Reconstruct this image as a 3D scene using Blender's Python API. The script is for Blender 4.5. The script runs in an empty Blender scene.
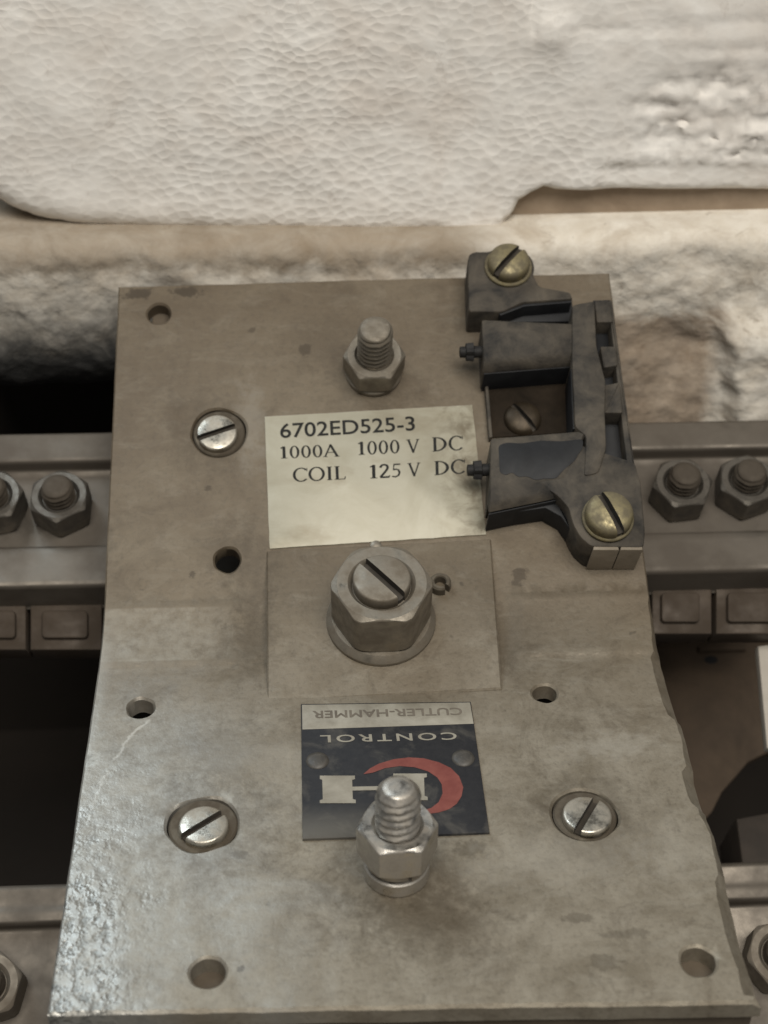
import bpy, bmesh, math, random
from mathutils import Vector, Matrix, noise
from mathutils.geometry import delaunay_2d_cdt
random.seed(7)
R = math.radians
MM = 0.001
scene = bpy.context.scene
COL = scene.collection

# ------------------------------------------------------------------ camera
F_PX = 1500.0
CAM_LOC = Vector((-12.9, -237.84, 216.07))           # millimetres
CAM_ROT = (R(53.421), R(-0.492), R(-2.716))
cam = bpy.data.cameras.new('camera')
cam.sensor_fit = 'VERTICAL'; cam.sensor_height = 36.0
cam.lens = F_PX / 1024.0 * 36.0
cam.clip_start = 0.01; cam.clip_end = 50.0
cam.dof.use_dof = True; cam.dof.focus_distance = 0.305; cam.dof.aperture_fstop = 20.0
cam_o = bpy.data.objects.new('camera', cam); COL.objects.link(cam_o)
cam_o.location = CAM_LOC * MM; cam_o.rotation_euler = CAM_ROT
scene.camera = cam_o
scene.render.resolution_x = 768; scene.render.resolution_y = 1024

# ------------------------------------------------------------------ light
world = bpy.data.worlds.new('World'); scene.world = world
world.use_nodes = True
bg = world.node_tree.nodes['Background']
bg.inputs['Color'].default_value = (1.0, 0.97, 0.92, 1); bg.inputs['Strength'].default_value = 0.12

def area_light(name, loc, target, sx, sy, energy, color):
    l = bpy.data.lights.new(name, 'AREA'); l.shape = 'RECTANGLE'
    l.size = sx; l.size_y = sy; l.energy = energy; l.color = color
    o = bpy.data.objects.new(name, l); COL.objects.link(o)
    o.location = loc
    d = Vector(target) - Vector(loc)
    o.rotation_euler = d.to_track_quat('-Z', 'Y').to_euler()
    return o
area_light('ceiling_lamp', (0.08, -0.50, 0.95), (0.0, 0.03, 0.0), 0.80, 0.50, 12.8, (1.0, 0.945, 0.86))
area_light('window_light', (-0.40, 0.38, 0.68), (-0.03, -0.03, 0.0), 0.42, 0.42, 3.2, (0.82, 0.93, 1.0))

scene.view_settings.view_transform = 'Standard'
scene.view_settings.look = 'None'
scene.view_settings.exposure = 0.0
scene.view_settings.gamma = 1.0
scene.view_settings.use_curve_mapping = False
scene.render.engine = 'CYCLES'

# ------------------------------------------------------------------ frames and pixel rays
from mathutils import Euler
CAM_M = Euler(CAM_ROT, 'XYZ').to_matrix()
class Frame:
    def __init__(s, o, ex, ey):
        s.o = Vector(o); s.ex = Vector(ex).normalized(); s.ey = Vector(ey)
        s.ey = (s.ey - s.ex * s.ey.dot(s.ex)).normalized(); s.n = s.ex.cross(s.ey)
    def P(s, u, v, h=0.0):
        return s.o + s.ex * u + s.ey * v + s.n * h
    def hit(s, px, py, h=0.0):                        # pixel -> (u, v) on the plane h above the frame
        d = CAM_M @ Vector(((px - 384) / F_PX, -(py - 512) / F_PX, -1.0))
        t = (s.o + s.n * h - CAM_LOC).dot(s.n) / d.dot(s.n)
        q = CAM_LOC + d * t - s.o
        return (q.dot(s.ex), q.dot(s.ey))
    def M(s, u, v, h=0.0, spin=0.0):                  # matrix in metres
        m = Matrix((s.ex, s.ey, s.n)).transposed() @ Matrix.Rotation(spin, 3, 'Z')
        m = m.to_4x4(); m.translation = s.P(u, v, h) * MM
        return m
TH = R(27.23); LM = 16.76; RB = LM / TH
ARC_END = (RB * math.sin(TH), RB * (1 - math.cos(TH)))
UP = Frame((0, ARC_END[0], ARC_END[1]), (1, 0, 0), (0, math.cos(TH), math.sin(TH)))   # upper leaf of the bent plate
LOW = Frame((0, 0, 0), (1, 0, 0), (0, 1, 0))                                        # lower leaf
def s_up(v): return LM / 2 + v
def s_low(v): return -LM / 2 + v
def bend(u, s, h=0.0):
    if s <= -LM / 2: y, z, n = s + LM / 2, 0.0, (0.0, 1.0)
    elif s < LM / 2:
        a = (s + LM / 2) / RB
        y, z, n = RB * math.sin(a), RB * (1 - math.cos(a)), (-math.sin(a), math.cos(a))
    else:
        d = s - LM / 2
        y, z, n = ARC_END[0] + d * math.cos(TH), ARC_END[1] + d * math.sin(TH), (-math.sin(TH), math.cos(TH))
    return Vector((u, y + n[0] * h, z + n[1] * h))

# ------------------------------------------------------------------ object helpers
WM = {}
def put(o, M, parent=None):
    WM[o.name] = M.copy()
    if parent is not None:
        o.parent = parent; o.matrix_local = WM[parent.name].inverted() @ M
    else:
        o.matrix_local = M
def tag(o, label=None, cat=None, group=None, kind=None):
    if label: o['label'] = label
    if cat: o['category'] = cat
    if group: o['group'] = group
    if kind: o['kind'] = kind
    return o
def root(name, loc_mm, label, cat, group=None):
    o = bpy.data.objects.new(name, None); COL.objects.link(o)
    o.empty_display_size = 0.01
    put(o, Matrix.Translation(Vector(loc_mm) * MM)); tag(o, label, cat, group)
    return o
def mesh_data(name, verts, faces, mat, smooth=35):
    me = bpy.data.meshes.new(name)
    me.from_pydata([tuple(Vector(v) * MM) for v in verts], [], faces)
    bm = bmesh.new(); bm.from_mesh(me)
    bmesh.ops.recalc_face_normals(bm, faces=bm.faces[:]); bm.to_mesh(me); bm.free()
    if smooth is not None:
        me.shade_smooth(); me.set_sharp_from_angle(angle=R(smooth))
    me.materials.append(mat)
    return me
def obj(name, me, M=None, parent=None, label=None):
    o = bpy.data.objects.new(name, me); COL.objects.link(o)
    put(o, M if M is not None else Matrix.Identity(4), parent)
    if label: o['label'] = label
    return o
class MB:
    def __init__(s): s.v = []; s.f = []
    def add(s, verts, faces):
        k = len(s.v); s.v += [Vector(v) for v in verts]; s.f += [tuple(i + k for i in f) for f in faces]
    def loops(s, rings, cap0=True, cap1=True, closed=True):   # skin rings of equal point count
        k = len(s.v); n = len(rings[0])
        for r in rings: s.v += [Vector(p) for p in r]
        m = n if closed else n - 1
        for i in range(len(rings) - 1):
            for j in range(m):
                a = k + i * n + j; b = k + i * n + (j + 1) % n
                s.f.append((a, b, b + n, a + n))
        if cap0: s.f.append(tuple(k + j for j in reversed(range(n))))
        if cap1: s.f.append(tuple(k + (len(rings) - 1) * n + j for j in range(n)))
    def lathe(s, prof, n=40, cx=0, cy=0):
        s.loops([[(cx + r * math.cos(2 * math.pi * j / n), cy + r * math.sin(2 * math.pi * j / n), z) for j in range(n)] for r, z in prof])
    def data(s, name, mat, smooth=35): return mesh_data(name, s.v, s.f, mat, smooth)

def inset_poly(pts, d):                                       # inward offset of a CCW polygon
    n = len(pts); out = []
    for i in range(n):
        p0 = Vector(pts[i - 1]); p1 = Vector(pts[i]); p2 = Vector(pts[(i + 1) % n])
        e1 = (p1 - p0); e2 = (p2 - p1)
        e1 = e1.normalized() if e1.length > 1e-6 else e2.normalized(); e2 = e2.normalized() if e2.length > 1e-6 else e1
        n1 = Vector((-e1.y, e1.x)); n2 = Vector((-e2.y, e2.x))
        b = n1 + n2; b = b / max(0.5, b.dot(n1)) if b.length > 1e-6 else n1
        out.append(tuple(p1 + b * d))
    return out
def area2(p): return sum(p[i - 1][0] * p[i][1] - p[i][0] * p[i - 1][1] for i in range(len(p)))
def ccw(p): return list(p) if area2(p) > 0 else list(reversed(p))
def round_poly(pts, r, n=5):                                  # round the corners of a polygon
    out = []; m = len(pts)
    for i in range(m):
        p0 = Vector(pts[i - 1]); p1 = Vector(pts[i]); p2 = Vector(pts[(i + 1) % m])
        a = (p0 - p1); b = (p2 - p1); rr = min(r, a.length * .45, b.length * .45)
        A = p1 + a.normalized() * rr; B = p1 + b.normalized() * rr
        for k in range(n):
            t = k / (n - 1); out.append(tuple(A * (1 - t) ** 2 + p1 * 2 * t * (1 - t) + B * t * t))
    return out
def prism(mb, fr, poly, h0, h1, bev=0.4):
    p = ccw(poly); q = inset_poly(p, bev)
    mb.loops([[fr.P(x, y, h0) for x, y in p], [fr.P(x, y, h1 - bev) for x, y in p],
              [fr.P(*(Vector(a) * .7 + Vector(b) * .3), h1 - bev * .3) for a, b in zip(p, q)],
              [fr.P(x, y, h1) for x, y in q]])
def bar(mb, a, b, w, h):                                      # box along a to b (2D vectors used by lettering)
    pass

# ------------------------------------------------------------------ materials
class NT:
    def __init__(s, name):
        s.m = bpy.data.materials.new(name); s.m.use_nodes = True
        s.t = s.m.node_tree; s.n = s.t.nodes; s.l = s.t.links
        s.b = s.n['Principled BSDF']; s.tc = s.n.new('ShaderNodeTexCoord')
    def link(s, a, b): s.l.new(a, b)
    def mapping(s, scale=(1, 1, 1), loc=(0, 0, 0), rot=(0, 0, 0), out='Object'):
        n = s.n.new('ShaderNodeMapping'); n.inputs['Scale'].default_value = scale
        n.inputs['Location'].default_value = loc; n.inputs['Rotation'].default_value = rot
        s.link(s.tc.outputs[out], n.inputs['Vector']); return n.outputs[0]
    def noise(s, vec, scale, detail=6, rough=.55, dist=0.0):
        n = s.n.new('ShaderNodeTexNoise'); n.inputs['Scale'].default_value = scale; n.inputs['Detail'].default_value = detail
        n.inputs['Roughness'].default_value = rough; n.inputs['Distortion'].default_value = dist
        s.link(vec, n.inputs['Vector']); return n.outputs['Fac']
    def voronoi(s, vec, scale, feature='F1', rnd=1.0):
        n = s.n.new('ShaderNodeTexVoronoi'); n.feature = feature; n.inputs['Scale'].default_value = scale
        n.inputs['Randomness'].default_value = rnd; s.link(vec, n.inputs['Vector']); return n.outputs['Distance']
    def ramp(s, fac, stops):
        n = s.n.new('ShaderNodeValToRGB'); e = n.color_ramp.elements
        while len(e) < len(stops): e.new(0.5)
        for k, (p, c) in enumerate(stops):
            e[k].position = p; e[k].color = (c, c, c, 1) if not isinstance(c, tuple) else (*c, 1)
        s.link(fac, n.inputs['Fac']); return n.outputs['Color']
    def mix(s, fac, a, b, mode='MIX'):
        n = s.n.new('ShaderNodeMix'); n.data_type = 'RGBA'; n.blend_type = mode
        for sock, val in ((n.inputs['Factor'], fac), (n.inputs['A'], a), (n.inputs['B'], b)):
            pass
        ins = {'Factor': n.inputs[0], 'A': n.inputs[6], 'B': n.inputs[7]}
        for k, val in (('Factor', fac), ('A', a), ('B', b)):
            if hasattr(val, 'links'): s.link(val, ins[k])
            elif k == 'Factor': ins[k].default_value = val
            else: ins[k].default_value = (*val, 1) if isinstance(val, tuple) else (val, val, val, 1)
        return n.outputs[2]
    def math(s, op, a, b=0.0, clamp=False):
        n = s.n.new('ShaderNodeMath'); n.operation = op; n.use_clamp = clamp
        for k, val in ((0, a), (1, b)):
            if hasattr(val, 'links'): s.link(val, n.inputs[k])
            else: n.inputs[k].default_value = val
        return n.outputs[0]
    def sep(s, out='Object'):
        n = s.n.new('ShaderNodeSeparateXYZ'); s.link(s.tc.outputs[out], n.inputs[0]); return n.outputs
    def range(s, v, a, b, c=0.0, d=1.0):
        n = s.n.new('ShaderNodeMapRange'); n.inputs['From Min'].default_value = a; n.inputs['From Max'].default_value = b
        n.inputs['To Min'].default_value = c; n.inputs['To Max'].default_value = d; n.interpolation_type = 'SMOOTHSTEP'
        s.link(v, n.inputs['Value']); return n.outputs['Result']
    def bump(s, height, dist, strength=1.0, normal=None):
        n = s.n.new('ShaderNodeBump'); n.inputs['Strength'].default_value = strength; n.inputs['Distance'].default_value = dist
        s.link(height, n.inputs['Height'])
        if normal is not None: s.link(normal, n.inputs['Normal'])
        return n.outputs['Normal']
    def done(s, color=None, metallic=None, rough=None, normal=None, spec=None):
        for k, v in (('Base Color', color), ('Metallic', metallic), ('Roughness', rough), ('Normal', normal), ('Specular IOR Level', spec)):
            if v is None: continue
            if hasattr(v, 'links'): s.link(v, s.b.inputs[k])
            else: s.b.inputs[k].default_value = (*v, 1) if isinstance(v, tuple) else v
        return s.m

def worn_metal(name, metal, dust, dust_amt=.5, rough=.3, scale=220, bump=.00006, metallic=1.0):
    t = NT(name); v = t.mapping()
    big = t.noise(v, scale, 6, .6); fine = t.noise(v, scale * 7, 4, .6)
    d = t.ramp(big, [(max(0, .62 - dust_amt * .5), 0.0), (min(1, .86 - dust_amt * .36), 1.0)])
    d = t.math('MULTIPLY', d, min(1, .45 + dust_amt * .6))
    colr = t.mix(d, t.mix(fine, tuple(c * .75 for c in metal), metal), dust)
    ro = t.math('ADD', t.math('MULTIPLY', d, .45), t.math('ADD', t.math('MULTIPLY', fine, .18), rough - .08))
    me = t.math('MULTIPLY', t.math('SUBTRACT', 1.0, t.math('MULTIPLY', d, .85)), metallic)
    return t.done(colr, me, ro, t.bump(t.mix(.5, big, fine), bump))

def plate_material():
    t = NT('dusty_zinc_plate'); v = t.mapping(); xyz = t.sep()
    big = t.noise(v, 30, 4, .62, .8); mid = t.noise(v, 120, 5, .66, .4); fine = t.noise(v, 900, 2, .7)
    grain = t.noise(v, 340, 4, .7)
    streak = t.noise(t.mapping((.25, 1.6, 1.6), rot=(0, 0, R(9))), 300, 4, .72)
    def blob(p, rx, ry, soft=.3, wob=1.9):            # stain, and dent light and shade painted in, round a plate point
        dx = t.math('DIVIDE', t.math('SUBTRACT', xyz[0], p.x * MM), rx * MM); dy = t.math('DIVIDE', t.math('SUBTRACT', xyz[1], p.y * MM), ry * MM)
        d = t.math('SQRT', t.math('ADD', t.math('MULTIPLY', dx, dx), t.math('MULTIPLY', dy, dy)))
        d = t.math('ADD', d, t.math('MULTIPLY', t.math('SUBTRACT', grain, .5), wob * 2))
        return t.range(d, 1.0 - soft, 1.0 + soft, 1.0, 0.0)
    def scratch(a, b_, w):
        d = (b_ - a); L = d.length * MM; d = d.normalized()
        px = t.math('SUBTRACT', xyz[0], a.x * MM); py = t.math('SUBTRACT', xyz[1], a.y * MM)
        al = t.math('ADD', t.math('MULTIPLY', px, d.x), t.math('MULTIPLY', py, d.y))
        ac = t.math('ADD', t.math('MULTIPLY', px, -d.y), t.math('MULTIPLY', py, d.x))
        ac = t.math('ABSOLUTE', t.math('ADD', ac, t.math('MULTIPLY', t.math('SUBTRACT', mid, .5), .006)))
        return t.math('MULTIPLY', t.range(ac, 0, w * MM, 1.0, 0.0), t.math('MULTIPLY', t.range(al, 0, .002), t.range(al, L - .003, L, 1.0, 0.0)))
    # clean, pitted, scraped metal with painted window sheen toward the near left corner; dust film elsewhere
    wx = t.range(t.math('ADD', xyz[0], t.math('MULTIPLY', t.math('SUBTRACT', big, .5), .09)), -.064, -.014, 1.0, 0.0)
    wy = t.range(t.math('ADD', xyz[1], t.math('MULTIPLY', t.math('SUBTRACT', mid, .5), .05)), -.070, .018, 1.0, 0.0)
    edge = t.math('MULTIPLY', t.range(t.math('ADD', xyz[0], t.math('MULTIPLY', t.math('SUBTRACT', grain, .5), .006)), -.0605, -.0555, 1.0, 0.0), t.range(xyz[1], -.02, .02, 1.0, 0.0))
    wear_sheen = t.math('MAXIMUM', t.math('MULTIPLY', wx, wy), t.math('MULTIPLY', edge, .8))
    scr = t.ramp(grain, [(.36, 0.0), (.60, 1.0)])
    clean_sheen = t.math('MULTIPLY', wear_sheen, t.math('ADD', t.math('MULTIPLY', scr, .38), .50))
    lowmask = t.range(t.math('ADD', xyz[1], t.math('MULTIPLY', t.math('SUBTRACT', big, .5), .05)), -.045, .030, 1.0, 0.0)
    c_dust = t.mix(t.ramp(big, [(.35, 0.0), (.65, 1.0)]), (.104, .079, .052), (.148, .119, .082))
    c_low = t.mix(t.ramp(mid, [(.35, 0.0), (.65, 1.0)]), (.205, .178, .134), (.305, .275, .220))  # lower leaf painted lighter, standing in for the light it catches
    c_dust = t.mix(t.math('MULTIPLY', lowmask, .85), c_dust, c_low)
    blot = t.ramp(t.noise(v, 55, 5, .72, 1.5), [(.54, 0.0), (.68, 1.0)])
    c_dust = t.mix(t.math('MULTIPLY', blot, .45), c_dust, (.075, .056, .036))
    spots = t.ramp(t.noise(v, 230, 2, .5), [(.735, 0.0), (.78, 1.0)])
    c_dust = t.mix(t.math('MULTIPLY', spots, .55), c_dust, (.040, .032, .022))
    lightsm = t.ramp(t.noise(t.mapping((1, 2.4, 1), rot=(0, 0, R(-14))), 75, 5, .72, 1.0), [(.52, 0.0), (.70, 1.0)])
    c_dust = t.mix(t.math('MULTIPLY', lightsm, t.math('ADD', .16, t.math('MULTIPLY', lowmask, .30))), c_dust, (.30, .275, .225))
    c_dust = t.mix(t.math('MULTIPLY', t.ramp(streak, [(.50, 0.0), (.72, 1.0)]), t.math('ADD', .08, t.math('MULTIPLY', lowmask, .16))), c_dust, (.27, .245, .195))
    c_dust = t.mix(t.math('MULTIPLY', t.ramp(fine, [(.3, 1.0), (.5, 0.0)]), .25), c_dust, (.06, .05, .036))
    U = lambda px, py: UP.P(*UP.hit(px, py)); Lw = lambda px, py: LOW.P(*LOW.hit(px, py))
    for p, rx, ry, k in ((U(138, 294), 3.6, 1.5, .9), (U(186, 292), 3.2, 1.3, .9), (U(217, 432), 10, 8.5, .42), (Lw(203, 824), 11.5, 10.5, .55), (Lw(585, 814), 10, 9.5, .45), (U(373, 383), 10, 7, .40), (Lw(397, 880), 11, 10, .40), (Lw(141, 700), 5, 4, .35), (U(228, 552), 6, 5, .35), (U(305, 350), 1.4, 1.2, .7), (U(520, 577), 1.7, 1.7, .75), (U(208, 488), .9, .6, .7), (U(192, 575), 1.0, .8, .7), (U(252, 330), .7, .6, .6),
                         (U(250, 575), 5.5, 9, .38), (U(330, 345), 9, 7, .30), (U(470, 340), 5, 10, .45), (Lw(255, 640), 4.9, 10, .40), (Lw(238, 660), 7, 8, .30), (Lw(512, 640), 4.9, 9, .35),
                         (Lw(578, 918), 2.4, 1.0, .4), (Lw(622, 934), 3.6, .9, .35), (Lw(606, 962), 2.8, 1.5, .35), (Lw(241, 969), .8, .7, .8), (Lw(239, 855), 1.6, .9, .5), (Lw(425, 920), 12, 8, .45), (Lw(215, 745), 16, 7, .4), (Lw(470, 850), 3.2, 2.2, .4), (Lw(345, 880), 9, 5, .3)):  # opening entries of this row paint the shade of small dents
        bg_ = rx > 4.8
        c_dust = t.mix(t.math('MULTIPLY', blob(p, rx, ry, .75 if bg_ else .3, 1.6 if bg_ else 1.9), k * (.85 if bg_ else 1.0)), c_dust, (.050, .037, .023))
    for p, rx, ry, k in ((U(250, 425), 3, 8, .25), (Lw(610, 745), 7, 3, .5), (Lw(280, 760), 9, 4, .35), (Lw(560, 860), 14, 5, .28), (Lw(680, 850), 8, 6, .25)):
        c_dust = t.mix(t.math('MULTIPLY', blob(p, rx, ry, .8), k), c_dust, (.36, .335, .285))
    a_ = LOW.P(*LOW.hit(110, 664)); b_ = UP.P(*UP.hit(238, 606))
    rect = t.math('MULTIPLY', t.math('MULTIPLY', t.range(xyz[1], a_.y * MM, a_.y * MM + .0006), t.range(xyz[1], b_.y * MM - .0006, b_.y * MM, 1.0, 0.0)), t.range(t.math('ADD', xyz[0], t.math('MULTIPLY', t.math('SUBTRACT', mid, .5), .03)), b_.x * MM - .012, b_.x * MM + .004, 1.0, 0.0))
    c_dust = t.mix(t.math('MULTIPLY', rect, t.math('ADD', .10, t.math('MULTIPLY', scr, .28))), c_dust, (.33, .31, .26))
    sc = t.math('MAXIMUM', scratch(Lw(152, 716), Lw(107, 765), .55), scratch(Lw(107, 765), Lw(82, 832), .5))
    c_dust = t.mix(t.math('MULTIPLY', sc, .7), c_dust, (.48, .46, .41))
    pn = t.noise(t.mapping((1, .75, 1), rot=(0, 0, R(35))), 560, 2, .62)
    pits = t.ramp(pn, [(.36, 0.0), (.56, 1.0)])
    colr = t.mix(clean_sheen, c_dust, (.47, .475, .455))
    pz = t.math('MULTIPLY', t.range(t.math('ADD', xyz[0], t.math('MULTIPLY', t.math('SUBTRACT', mid, .5), .03)), -.058, -.036, 1.0, 0.0), t.range(t.math('ADD', xyz[1], t.math('MULTIPLY', t.math('SUBTRACT', mid, .5), .04)), -.075, -.030, 1.0, .15))
    colr = t.mix(t.math('MULTIPLY', t.math('MULTIPLY', clean_sheen, t.math('MULTIPLY', pz, .75)), t.math('SUBTRACT', 1.0, pits)), colr, (.10, .10, .092))
    rough = t.math('ADD', t.math('MULTIPLY', mid, .25), t.math('SUBTRACT', t.math('SUBTRACT', .47, t.math('MULTIPLY', lowmask, .07)), t.math('MULTIPLY', clean_sheen, .13)))
    metal = t.math('ADD', t.math('ADD', .25, t.math('MULTIPLY', lowmask, .18)), t.math('MULTIPLY', clean_sheen, .42))
    n1 = t.bump(t.mix(.45, grain, fine), .00018, .8)
    n2 = t.bump(pits, .00028, .9, n1)
    nm = t.n.new('ShaderNodeMix'); nm.data_type = 'VECTOR'
    t.link(t.math('MULTIPLY', clean_sheen, pz), nm.inputs[0]); t.link(n1, nm.inputs[4]); t.link(n2, nm.inputs[5])
    return t.done(colr, metal, rough, nm.outputs[1])

def refractory(name, c0, c1, stain, cell=0.5, stain_amt=.5, bump=.0011, seed=0.0, grit=.10):
    t = NT(name); v = t.mapping(loc=(seed, seed * .7, 0)); xyz = t.sep()
    warp = t.n.new('ShaderNodeMix'); warp.data_type = 'VECTOR'
    wn = t.n.new('ShaderNodeTexNoise'); wn.inputs['Scale'].default_value = 55; wn.inputs['Detail'].default_value = 3
    t.link(v, wn.inputs['Vector'])
    mp = t.mapping((1, 1, 1.45), rot=(0, R(8), 0), loc=(seed, 0, seed))
    va = t.n.new('ShaderNodeVectorMath'); va.operation = 'MULTIPLY_ADD'
    va.inputs[1].default_value = (.007, .007, .007); t.link(wn.outputs['Color'], va.inputs[0]); t.link(mp, va.inputs[2])
    cells = t.ramp(t.voronoi(va.outputs[0], 340, 'F1', .85), [(.0, 0.0), (.30, .18), (.72, 1.0)])
    big = t.noise(v, 22, 6, .6, .5); mid = t.noise(v, 90, 7, .65, .4); fine = t.noise(v, 700, 4, .6)
    cm = t.math('MULTIPLY', t.ramp(t.noise(v, 16, 3, .5), [(.30, .15), (.6, 1.0)]), cell)
    h = t.math('ADD', t.math('MULTIPLY', cells, cm), t.math('ADD', t.math('MULTIPLY', mid, .28), t.math('MULTIPLY', fine, grit)))
    colr = t.mix(t.ramp(mid, [(.3, 0.0), (.7, 1.0)]), c0, c1)
    colr = t.mix(t.math('MULTIPLY', t.math('SUBTRACT', 1.0, cells), t.math('MULTIPLY', cm, .30)), colr, tuple(c_ * .62 for c_ in c0))
    st = t.ramp(big, [(.50, 0.0), (.72, 1.0)])
    colr = t.mix(t.math('MULTIPLY', st, stain_amt), colr, stain)
    colr = t.mix(t.math('MULTIPLY', t.ramp(t.noise(v, 140, 6, .7, 1), [(.6, 0.0), (.72, 1.0)]), stain_amt * .8), colr, tuple(c * .6 for c in stain))
    return t, colr, t.bump(h, bump)

M_plate = plate_material()
M_steel = worn_metal('worn_steel', (.50, .47, .42), (.18, .15, .11), .55, .34)
M_screw = worn_metal('bright_screw', (.58, .55, .48), (.19, .16, .12), .42, .27, 330)
M_dull = worn_metal('dull_dusty_steel', (.34, .31, .26), (.100, .080, .055), .66, .33, 190)
M_stud = worn_metal('bright_stud', (.54, .52, .48), (.20, .17, .13), .48, .27, 300)
M_brass = worn_metal('tarnished_brass', (.36, .31, .175), (.105, .088, .054), .78, .30, 420)
M_wash = worn_metal('grimy_washer', (.20, .175, .135), (.060, .047, .032), .8, .45, 260)
M_bar = worn_metal('grimy_copper_bar', (.20, .178, .150), (.076, .062, .048), .65, .36, 45, .0001, .9)
M_barnut = worn_metal('grimy_bar_nut', (.20, .183, .158), (.036, .030, .023), .6, .27, 220)
M_finger = worn_metal('brown_finger', (.075, .055, .038), (.044, .032, .022), .7, .5, 120, .0001, .3)
def plain(name, c0, c1, rough=.6, scale=150, bump=.0001, metallic=0.0, spec=.5):
    t = NT(name); v = t.mapping(); a = t.noise(v, scale, 6, .65, .3)
    return t.done(t.mix(t.ramp(a, [(.3, 0.0), (.7, 1.0)]), c0, c1), metallic, rough, t.bump(a, bump), spec)
M_bake = plain('dusty_bakelite', (.014, .0135, .013), (.092, .078, .060), .75, 125, .0006, 0.0, .3)
M_bakedark = plain('bare_and_shade_black', (.008, .0085, .010), (.018, .019, .021), .55, 160, .0001, 0.0, .25)  # bare black of the rubbed patch, also painted shade on block walls
M_bakefloor = plain('shaded_window_floor', (.012, .009, .006), (.030, .022, .015), .8, 130, .0003, 0.0, .1)  # brown darkened to paint the shade inside the window
M_backing = plain('tan_backing', (.060, .046, .031), (.10, .078, .054), .8, 130, .0002)
M_baketan = plain('dusty_tan_bakelite', (.16, .135, .10), (.23, .195, .15), .7, 130, .0003)
M_slot = plain('slot_dark', (.022, .018, .013), (.045, .037, .028), .9, 400)  # dark tone for the floors and sides of screw slots
M_knob = plain('dark_terminal', (.010, .010, .011), (.022, .021, .020), .6, 400, .0001, .0, .2)
M_ink = plain('black_ink', (.008, .008, .008), (.022, .022, .020), .7, 400, .00002, 0.0, .2)
M_panel = plain('brown_panel', (.050, .034, .021), (.105, .073, .047), .8, 60, .0003)
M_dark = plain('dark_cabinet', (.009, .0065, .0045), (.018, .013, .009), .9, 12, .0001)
M_board = plain('white_insulating_board', (.36, .33, .285), (.46, .43, .38), .8, 60, .0003)
M_silver = plain('silver_print', (.17, .152, .118), (.32, .30, .25), .55, 130, .00003, .1)
M_red = plain('faded_red_enamel', (.125, .026, .020), (.19, .055, .042), .5, 300, .00003)

# paper label: yellowed, smudged
t = NT('yellowed_label'); v = t.mapping(); a = t.noise(v, 70, 7, .65, .6); b = t.noise(t.mapping((1, 2, 1)), 45, 5, .6, .8)
c = t.mix(t.ramp(a, [(.35, 0.0), (.65, 1.0)]), (.315, .293, .222), (.38, .36, .288))
c = t.mix(t.math('MULTIPLY', t.ramp(b, [(.52, 0.0), (.75, 1.0)]), .6), c, (.19, .155, .095))
xyz = t.sep()
edge = t.math('MULTIPLY', t.range(xyz[0], .010, .022), t.ramp(t.noise(v, 150, 6, .7, .8), [(.42, 0.0), (.62, 1.0)]))
c = t.mix(t.math('MULTIPLY', edge, .75), c, (.115, .09, .055))
M_label = t.done(c, .15, .48, t.bump(a, .0001))
# dark enamel nameplate, worn to metal in places
t = NT('dark_enamel'); v = t.mapping(); a = t.noise(v, 110, 7, .65, .5); fz = t.noise(v, 900, 3, .6)
xyz = t.sep()
q0 = LOW.P(*LOW.hit(302, 838)) * MM; q1 = LOW.P(*LOW.hit(372, 800)) * MM
wm = t.math('MULTIPLY', t.range(xyz[1], q0.y, q1.y, 1.0, 0.0), t.range(xyz[0], q1.x - .004, q1.x + .006, 1.0, 0.0))
wm = t.math('ADD', t.math('MULTIPLY', wm, .40), t.math('MULTIPLY', t.ramp(a, [(.52, 0.0), (.75, 1.0)]), .35), True)
c = t.mix(wm, t.mix(fz, (.014, .015, .018), (.032, .032, .034)), (.20, .185, .155))
M_enamel = t.done(c, t.math('MULTIPLY', wm, .4), t.math('ADD', .38, t.math('MULTIPLY', a, .30)), t.bump(a, .00006), .14)
# refractory blocks
t, c, nrm = refractory('white_refractory', (.74, .71, .665), (.86, .845, .81), (.60, .51, .43), .80, .45, .00023)
M_chute = t.done(c, 0.0, .85, nrm)
t, c, nrm = refractory('stained_refractory', (.58, .525, .44), (.76, .73, .665), (.28, .205, .135), .10, .75, .0007, 3.1, .38)
xyz = t.sep()
top = t.range(t.math('ADD', xyz[2], t.math('MULTIPLY', t.math('SUBTRACT', t.noise(t.mapping(), 130, 5, .6), .5), .012)), .038, .044)
c = t.mix(t.math('MULTIPLY', t.math('MULTIPLY', top, t.range(xyz[0], .045, .02)), t.math('ADD', .40, t.math('MULTIPLY', t.noise(t.mapping(), 75, 5, .7, .8), .75), True)), c, (.21, .165, .115))
nz = t.noise(t.mapping(), 60, 6, .65, .8)
c = t.mix(t.math('MULTIPLY', t.ramp(t.noise(t.mapping((1, 1, 2)), 48, 6, .7, 1.0), [(.48, 0.0), (.68, 1.0)]), .42), c, (.30, .235, .165))
rs = t.math('MULTIPLY', t.range(t.math('ADD', xyz[0], t.math('MULTIPLY', t.math('SUBTRACT', nz, .5), .03)), .052, .064),
            t.math('MULTIPLY', t.range(t.math('ADD', xyz[0], t.math('MULTIPLY', t.math('SUBTRACT', nz, .5), .012)), .096, .089), t.range(t.math('ADD', xyz[2], t.math('MULTIPLY', t.math('SUBTRACT', nz, .5), .03)), .030, .022)))
c = t.mix(t.math('MULTIPLY', rs, .80), c, t.mix(t.ramp(nz, [(.35, 0.0), (.65, 1.0)]), (.17, .115, .070), (.36, .28, .205)))
shade_fade = t.math('MULTIPLY', t.range(t.math('ADD', xyz[2], t.math('MULTIPLY', t.math('SUBTRACT', nz, .5), .034)), .045, .015), t.range(xyz[0], -.02, -.055))  # shaded fall-off at the ledge's lower left, painted into the colour
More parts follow.
